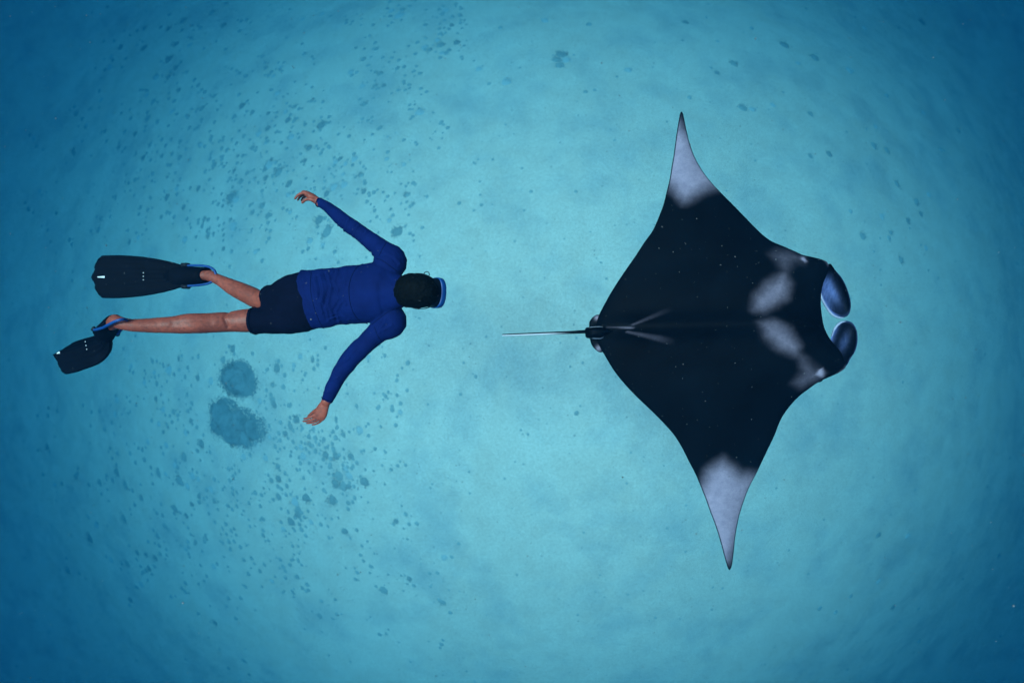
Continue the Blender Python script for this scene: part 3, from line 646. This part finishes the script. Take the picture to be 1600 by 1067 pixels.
SPOTS = """623,10,3 612,19,6 625,26,9 613,37,3 629,17,5 697,18,6 691,24,4 707,28,4 706,41,4.5 702,47,3.5 726,33,2.5 720,38,2 782,45,4 684,64,6 689,72,7 664,75,6 672,79,5 691,84,4.5 702,80,4 714,68,7 474,31,4.5 504,23,5 542,33,3 565,31,2.5 589,78,4 584,78,3 568,94,5 549,114,6 580,90,2.5 476,86,4 439,107,5 428,120,4.5 416,107,5 425,114,4 434,147,6.5 461,129,2.5 587,135,4.5 600,135,4.5 567,136,5.5 621,109,3.5 657,116,4 651,105,3 632,106,4 623,142,3.5 640,139,3 461,167,5 447,176,5 451,189,6.5 460,191,4 420,178,4.5 433,177,3 472,171,2.5 515,184,4 504,197,8 491,191,3 510,194,4 567,187,3.5 594,201,4.5 657,177,9 645,184,4 677,177,2.5 689,194,3.5 484,232,6 502,241,4 456,215,6.5 419,202,5 405,210,6 419,222,4 477,252,4.5 525,254,6 532,249,5 540,257,5 555,249,6 605,249,4.5 632,258,4.5 546,214,4 691,217,2 652,227,3 466,210,3 422,255,6 432,255,4 749,109,6 792,130,9 570,164,6 595,116,6
564,274,4.5 537,273,4.5 539,290,7 522,293,9 569,300,5.5 585,302,4 574,316,4 586,330,3.5 645,320,4.5 649,289,3.5 627,288,2.5 627,319,2.5 511,304,6 492,294,3 491,284,2.5 451,305,4.5 452,289,6 422,259,9 436,270,9 417,263,8 459,267,2.5 387,271,4.5 366,268,4.5 370,275,2.5 377,284,5.5 399,280,3.5 416,279,5 364,310,11 370,313,8 347,304,3 342,320,4 411,322,6 420,338,6.5 395,333,4.5 420,349,4 366,355,8 361,344,4.5 326,368,6 320,343,5 311,345,4 394,359,3 421,373,4 454,332,4.5 464,340,3 485,377,6 505,383,4.5 524,394,4 500,345,9 512,363,10 609,345,4.5 622,363,10 635,305,5 646,368,3 350,368,3 317,354,4 350,389,5 400,394,5 379,167,7 395,177,5 382,214,4 331,217,4 367,182,4 356,235,4 347,233,4 395,232,5 417,223,5 381,244,4 329,249,4 335,260,6 310,200,5 315,227,5 349,245,3 322,269,4 357,284,3 311,295,5
264,46,5 287,34,8 226,46,5 314,45,4 332,21,6 350,41,6 375,50,4 386,32,4 175,90,5 172,107,7 189,75,5 226,76,6 276,70,5 297,72,5 265,94,8 276,107,6 264,122,5 246,122,5 305,126,4 370,112,3 385,120,4 321,145,4 336,151,5 317,170,6 295,184,4 232,186,7 205,186,4.5 212,210,5 247,191,4 269,176,5 239,162,4 230,150,5 280,142,5 297,201,4 310,200,4 331,216,4 312,226,5 225,247,5.5 254,244,5 270,242,4 282,247,6 235,227,5 254,219,4 334,260,4 120,179,6 54,217,6 115,236,5 165,206,4 187,230,5 159,157,5 136,197,5 181,308,4.5 220,325,5 262,309,6 159,342,4 155,359,6 203,379,5 217,372,5 290,375,7 76,360,3.5 110,375,4 288,324,5 253,340,4.5 262,333,4 212,282,4 202,287,3.5 240,272,4 275,271,3 277,296,5 45,327,5 63,300,5
194,545,3 206,572,5 227,597,5 246,599,5 266,578,9 280,560,4.5 246,564,3 242,582,5 310,590,5 331,595,6 350,562,6 365,545,6 311,557,4 245,623,5 184,625,6 204,627,3 272,643,5 295,642,3.5 301,630,4 270,659,3.5 299,657,5 249,662,5 256,640,6 291,675,5.5 309,667,4 181,647,5 157,642,4 176,660,4 165,670,4 316,693,8 310,704,4 185,708,4 261,695,6 227,718,5 232,690,5 289,713,8 276,727,7 184,737,8 177,750,4.5 197,757,8 249,739,7 260,740,5 282,750,9 294,759,6 302,743,7 311,748,5 157,753,7 222,777,6 331,764,6 336,748,4 360,750,4 349,764,3 365,763,3 312,775,4.5 301,787,5 336,782,5 390,785,4 364,795,4 275,794,7 76,649,4.5 87,757,5 120,743,6 75,698,5 212,788,4
489,562,5 497,555,2.5 460,571,5 470,557,5 434,575,7 446,586,4 427,601,4.5 444,604,4.5 417,578,3 407,627,7 427,624,6 430,633,5 452,633,4 454,652,3.5 465,655,6 455,667,5 447,677,5 422,683,5 432,683,2.5 431,697,4 435,705,2.5 465,669,2.5 491,669,3 484,682,4.5 494,684,4.5 507,686,4.5 504,673,2.5 526,683,4.5 537,679,5 526,658,3 563,672,7 459,690,4 471,698,6 485,695,5 479,701,3.5 494,704,4.5 522,701,4.5 475,712,7 510,710,6 526,712,6 549,712,6 470,723,4 469,733,3 494,724,2.5 517,725,4 435,728,6 416,715,6 541,732,5 531,743,9 546,742,7 525,755,8 537,759,9 546,759,6 571,752,8 565,705,3 603,706,3 622,727,3.5 612,733,3.5 571,733,3 614,640,4.5 627,630,4 626,644,5 603,619,3.5 638,567,4.5 602,556,3.5 576,558,5 620,595,3 544,615,2 477,763,3 507,765,4 436,747,6 425,750,5 435,759,4 449,758,4.5 436,775,6 410,773,3.5 400,769,4.5 365,763,4 462,783,8 480,777,8 521,780,9 555,777,4 382,713,6 545,785,5 467,795,7
412,810,4.5 456,814,8 467,804,6 444,826,5 459,825,3 487,815,5 472,826,4.5 519,810,3 540,829,6 412,835,4 458,852,3.5 460,865,2.5 468,864,2.5 439,873,4 454,881,4 459,873,3 407,891,4 465,900,5 426,907,5 481,912,4 457,922,3 566,852,3 581,884,4 555,887,2.5 559,893,4 640,903,5 684,894,3.5 500,961,5 521,966,2.5 640,818,3.5 652,817,4 619,814,5 692,940,6 600,920,9 690,1005,4 604,989,3 695,870,6
292,805,5 259,821,4.5 247,836,6 255,804,4 229,866,5 244,871,5 234,887,5.5 291,857,5 307,845,3.5 321,845,4 322,835,3 299,834,3 349,847,3.5 359,845,4.5 367,845,4 370,835,3 362,828,4 354,819,3 337,815,4 335,884,6 394,871,4 389,895,4.5 291,910,4 291,924,4 382,1031,5 337,972,6 205,936,6 200,880,6 222,912,6 142,841,8 175,874,6 107,890,7 215,862,5 195,810,8 152,819,6 355,946,3
852,34,7 920,40,4.5 877,87,9 870,95,8 884,96,8 875,104,8 981,111,6 1070,36,6 1174,46,4 1111,107,3 1120,115,5 1146,101,7 1160,170,8 1175,172,6 929,142,3 915,145,4 1077,154,4 1020,106,2 964,121,2.5 1225,72,9 1246,100,5 1207,165,6 1272,92,8 1327,112,7 1350,45,5 1385,151,4.5 1367,199,5 1365,229,7 1385,236,6 1440,36,6 1442,177,5 1497,205,5 1469,235,4 1295,242,6 1266,245,5 1266,179,6 1401,288,7 1450,305,5 1431,317,7 1418,346,5 1391,364,5 1388,373,4.5 1446,388,5 1407,407,6 1377,339,6 1328,331,4 1347,370,7 1438,335,5
1280,949,4.5 1329,930,4 1395,947,5 1372,835,6 1417,837,6 1435,1000,4 1305,955,4 1372,907,5 1560,867,5 901,645,4 818,725,1.8 825,678,2.5 817,678,1.5 739,584,1.5 842,655,1.5 907,634,2 1121,66,3 900,300,3 770,250,2.5 830,300,3 960,220,2.5 740,330,2"""
spots = [tuple(map(float, s.split(','))) for s in SPOTS.split()]
rnd = random.Random(4)
def clump_mesh(seed, nu=14, nv=4):
    V = []; F = []; ph = seed*7.3
    for i in range(nv):
        t = (i+1)/nv
        for j in range(nu):
            th = 2*math.pi*j/nu
            r = t*(1 + .26*noise.noise(Vector((math.cos(th)*1.3, math.sin(th)*1.3, ph))) + .16*noise.noise(Vector((math.cos(th)*3.2, math.sin(th)*3.2, ph))))
            z = .22*(1-t*t) + .05*noise.noise(Vector((r*math.cos(th)*2.4, r*math.sin(th)*2.4, ph+4)))*(1 if i < nv-1 else 0) - (.06 if i == nv-1 else 0)
            V.append((r*math.cos(th), r*math.sin(th), z))
    V.append((0, 0, .22)); c = len(V)-1
    for j in range(nu): F.append((c, j, (j+1) % nu))
    for i in range(nv-1):
        for j in range(nu):
            j2 = (j+1) % nu; F.append((i*nu+j, (i+1)*nu+j, (i+1)*nu+j2, i*nu+j2))
    return V, F
def tuft(seed):
    rn = random.Random(seed); v, f = clump_mesh(seed, 12, 3); v = [Vector(p)*.74 for p in v]
    def pl(rn):
        a = rn.uniform(0, 6.28); r = min(1.25, .55 + abs(rn.gauss(0, .30))); r *= 1 + .3*noise.noise(Vector((math.cos(a)*1.4, math.sin(a)*1.4, seed*3.1)))
        return Vector((r*math.cos(a), r*math.sin(a), .03 + .10*max(0, 1-r))), None, rn.uniform(.10, .22)
    return merge([(v, f), blades(rn, 46, pl)])
variants = []
for s in range(24):
    me = pydata('algae_clump', *tuft(s)); me.materials.append((M_algae, M_algae_dark, M_algae_pale)[s % 3]); me.shade_smooth(); variants.append(me)
MARKS = [('the raised hand', 478, 305), ('the raised elbow', 556, 355), ('the bent knee', 405, 470), ('the lowered hand', 490, 655), ('the round coral head', 372, 593), ('the many-lobed coral head', 368, 668), ('the flat fin', 200, 432), ('the twisted fin', 115, 555),
         ("the ray's upper wing tip", 1065, 185), ("the ray's lower wing tip", 1138, 880), ("the ray's horns", 1325, 500), ("the ray's tail tip", 790, 523), ("the diver's head", 655, 455), ("the diver's hips", 450, 475),
         ('the upper left picture corner', 0, 0), ('the lower left picture corner', 0, 1067), ('the upper right picture corner', 1600, 0), ('the lower right picture corner', 1600, 1067), ('the middle of the upper edge', 660, 0), ('the middle of the lower edge', 600, 1067)]
ORD = ['nearest', 'second', 'third', 'fourth', 'fifth', 'sixth', 'seventh', 'eighth', 'ninth', 'tenth', 'eleventh', 'twelfth', 'thirteenth', 'fourteenth', 'fifteenth', 'sixteenth', 'seventeenth', 'eighteenth', 'nineteenth', 'twentieth']
ORD += ['twenty-' + q for q in ('first', 'second', 'third', 'fourth', 'fifth', 'sixth', 'seventh', 'eighth', 'ninth')] + ['thirtieth'] + ['thirty-' + q for q in ('first', 'second', 'third', 'fourth', 'fifth', 'sixth', 'seventh', 'eighth', 'ninth')]
ORD = ORD[:1] + [q + ' nearest' for q in ORD[1:]]
def place(x, y):
    nm, mx, my = min(MARKS, key=lambda q: math.hypot(x-q[1], y-q[2]) + (40 if 'picture' in q[0] or 'middle' in q[0] else 0))
    a = int(((math.degrees(math.atan2(my-y, x-mx)) + 22.5) % 360) // 45)
    return (nm, ('right of', 'above right of', 'above', 'above left of', 'left of', 'below left of', 'below', 'below right of')[a]), math.hypot(x-mx, y-my)
order = sorted(spots, key=lambda s: -s[2])
sect = {}
for x, y, r in order[:290]:
    key, d = place(x, y); sect.setdefault(key, []).append((d, x, y))
for q in sect.values(): q.sort()
for i, (x, y, r) in enumerate(order[:290]):
    p, D = on_ground(x, y); o = bpy.data.objects.new('algae_clump', variants[rnd.randrange(24)]); COL.objects.link(o)
    s = r*k(D)*1.22; o.location = p + Vector((0, 0, .002)); o.scale = (s*rnd.uniform(.88, 1.15), s*rnd.uniform(.88, 1.15), s*rnd.uniform(.7, 1.0)); o.rotation_euler = (Vector((ground(p.x-.1, p.y)-ground(p.x+.1, p.y), ground(p.x, p.y-.1)-ground(p.x, p.y+.1), .45)).to_track_quat('Z', 'Y') @ Matrix.Rotation(rnd.uniform(0, 6.28), 3, 'Z').to_quaternion()).to_euler()
    key, d = place(x, y); rank = [q[1:] for q in sect[key]].index((x, y)); size = 'small' if r < 4.6 else ('medium' if r < 6.6 else 'large')
    tag(o, f'{size} algae clump {key[1]} {key[0]}, {ORD[min(rank, 38)]} there', 'algae', 'dark algae clumps on the sand')
V = []; F = []
rest = [(x, y, r) for x, y, r in order[290:]]
for x, y, r in spots:
    if x < 760:
        for _ in range(3):
            rest.append((x+rnd.gauss(0, 15), y+rnd.gauss(0, 15), rnd.uniform(1.4, 3.9)))
for _ in range(3600):         # crumbs of weed and shell, thicker on the left
    x = rnd.uniform(-40, 1640); y = rnd.uniform(-40, 1100); dens = .8 if x < 650 else .5
    if rnd.random() < dens: rest.append((x, y, rnd.choice((.6, .7, .7, .8, .8, .9, 1.0, 1.2, 1.5, 2.2))))
for q, (x, y, r) in enumerate(rest):
    p, D = on_ground(x, y); v, f = clump_mesh(q % 23, 8, 3); s = r*k(D)*1.1; o = len(V)
    V += [p + Vector((a*s, b*s, c*s)) for a, b, c in v]; F += [tuple(i+o for i in t) for t in f]
tag(link('algae_crumbs', pydata('algae_crumbs', V, F), M_algae), 'scattered tiny dark crumbs of weed and shell on the sand', 'algae', kind='stuff')

# ------------------------------------------------------------------ drifting plankton between camera and swimmers
V = []; F = []; t_ = (1+5**.5)/2
ico = [Vector(p).normalized() for p in [(-1,t_,0),(1,t_,0),(-1,-t_,0),(1,-t_,0),(0,-1,t_),(0,1,t_),(0,-1,-t_),(0,1,-t_),(t_,0,-1),(t_,0,1),(-t_,0,-1),(-t_,0,1)]]
icf = [(0,11,5),(0,5,1),(0,1,7),(0,7,10),(0,10,11),(1,5,9),(5,11,4),(11,10,2),(10,7,6),(7,1,8),(3,9,4),(3,4,2),(3,2,6),(3,6,8),(3,8,9),(4,9,5),(2,4,11),(6,2,10),(8,6,7),(9,8,1)]
for _ in range(3200):
    D = rnd.uniform(1.7, 2.95); p = Vector((rnd.uniform(-1.15, 1.15)*D, rnd.uniform(-.78, .78)*D, H-D)); r = .0008*math.exp(rnd.gauss(.15, .42)); o = len(V)
    st = Vector((rnd.uniform(.7, 1.5), rnd.uniform(.7, 1.5), 1))
    V += [p + Vector((a.x*st.x, a.y*st.y, a.z))*r for a in ico]; F += [tuple(i+o for i in f) for f in icf]
tag(link('drifting_plankton', pydata('drifting_plankton', V, F), M_speck), 'tiny pale plankton specks drifting in the water', 'plankton', kind='stuff')

# ------------------------------------------------------------------ the sea water itself: one closed volume round everything
EXT = (.165, .0830, .0610); SCA = (.0004, .0040, .0078); dens = max(EXT)*1.02
colr = [s/dens for s in SCA]; absr = [max(0, 1-(e_-s)/(dens*(1-c)))**2 for e_, s, c in zip(EXT, SCA, colr)]
m = bpy.data.materials.new('sea_water'); m.use_nodes = True; nt = m.node_tree; nt.nodes.remove(nt.nodes['Principled BSDF'])
pv = nt.nodes.new('ShaderNodeVolumePrincipled'); pv.inputs['Color'].default_value = (*colr, 1); pv.inputs['Absorption Color'].default_value = (*absr, 1)
pv.inputs['Density'].default_value = dens; pv.inputs['Anisotropy'].default_value = .5
nt.links.new(pv.outputs[0], nt.nodes['Material Output'].inputs['Volume'])
s, z0, z1 = 64, -14.5, H+.4
V = [(a*s, b*s, c) for c in (z0, z1) for a, b in ((-1, -1), (1, -1), (1, 1), (-1, 1))]
haze = link('haze', pydata('haze', V, [(3, 2, 1, 0), (4, 5, 6, 7), (0, 1, 5, 4), (1, 2, 6, 5), (2, 3, 7, 6), (3, 0, 4, 7)]), m, smooth=False)
tag(haze, 'clear blue sea water filling the whole scene', kind='stuff')
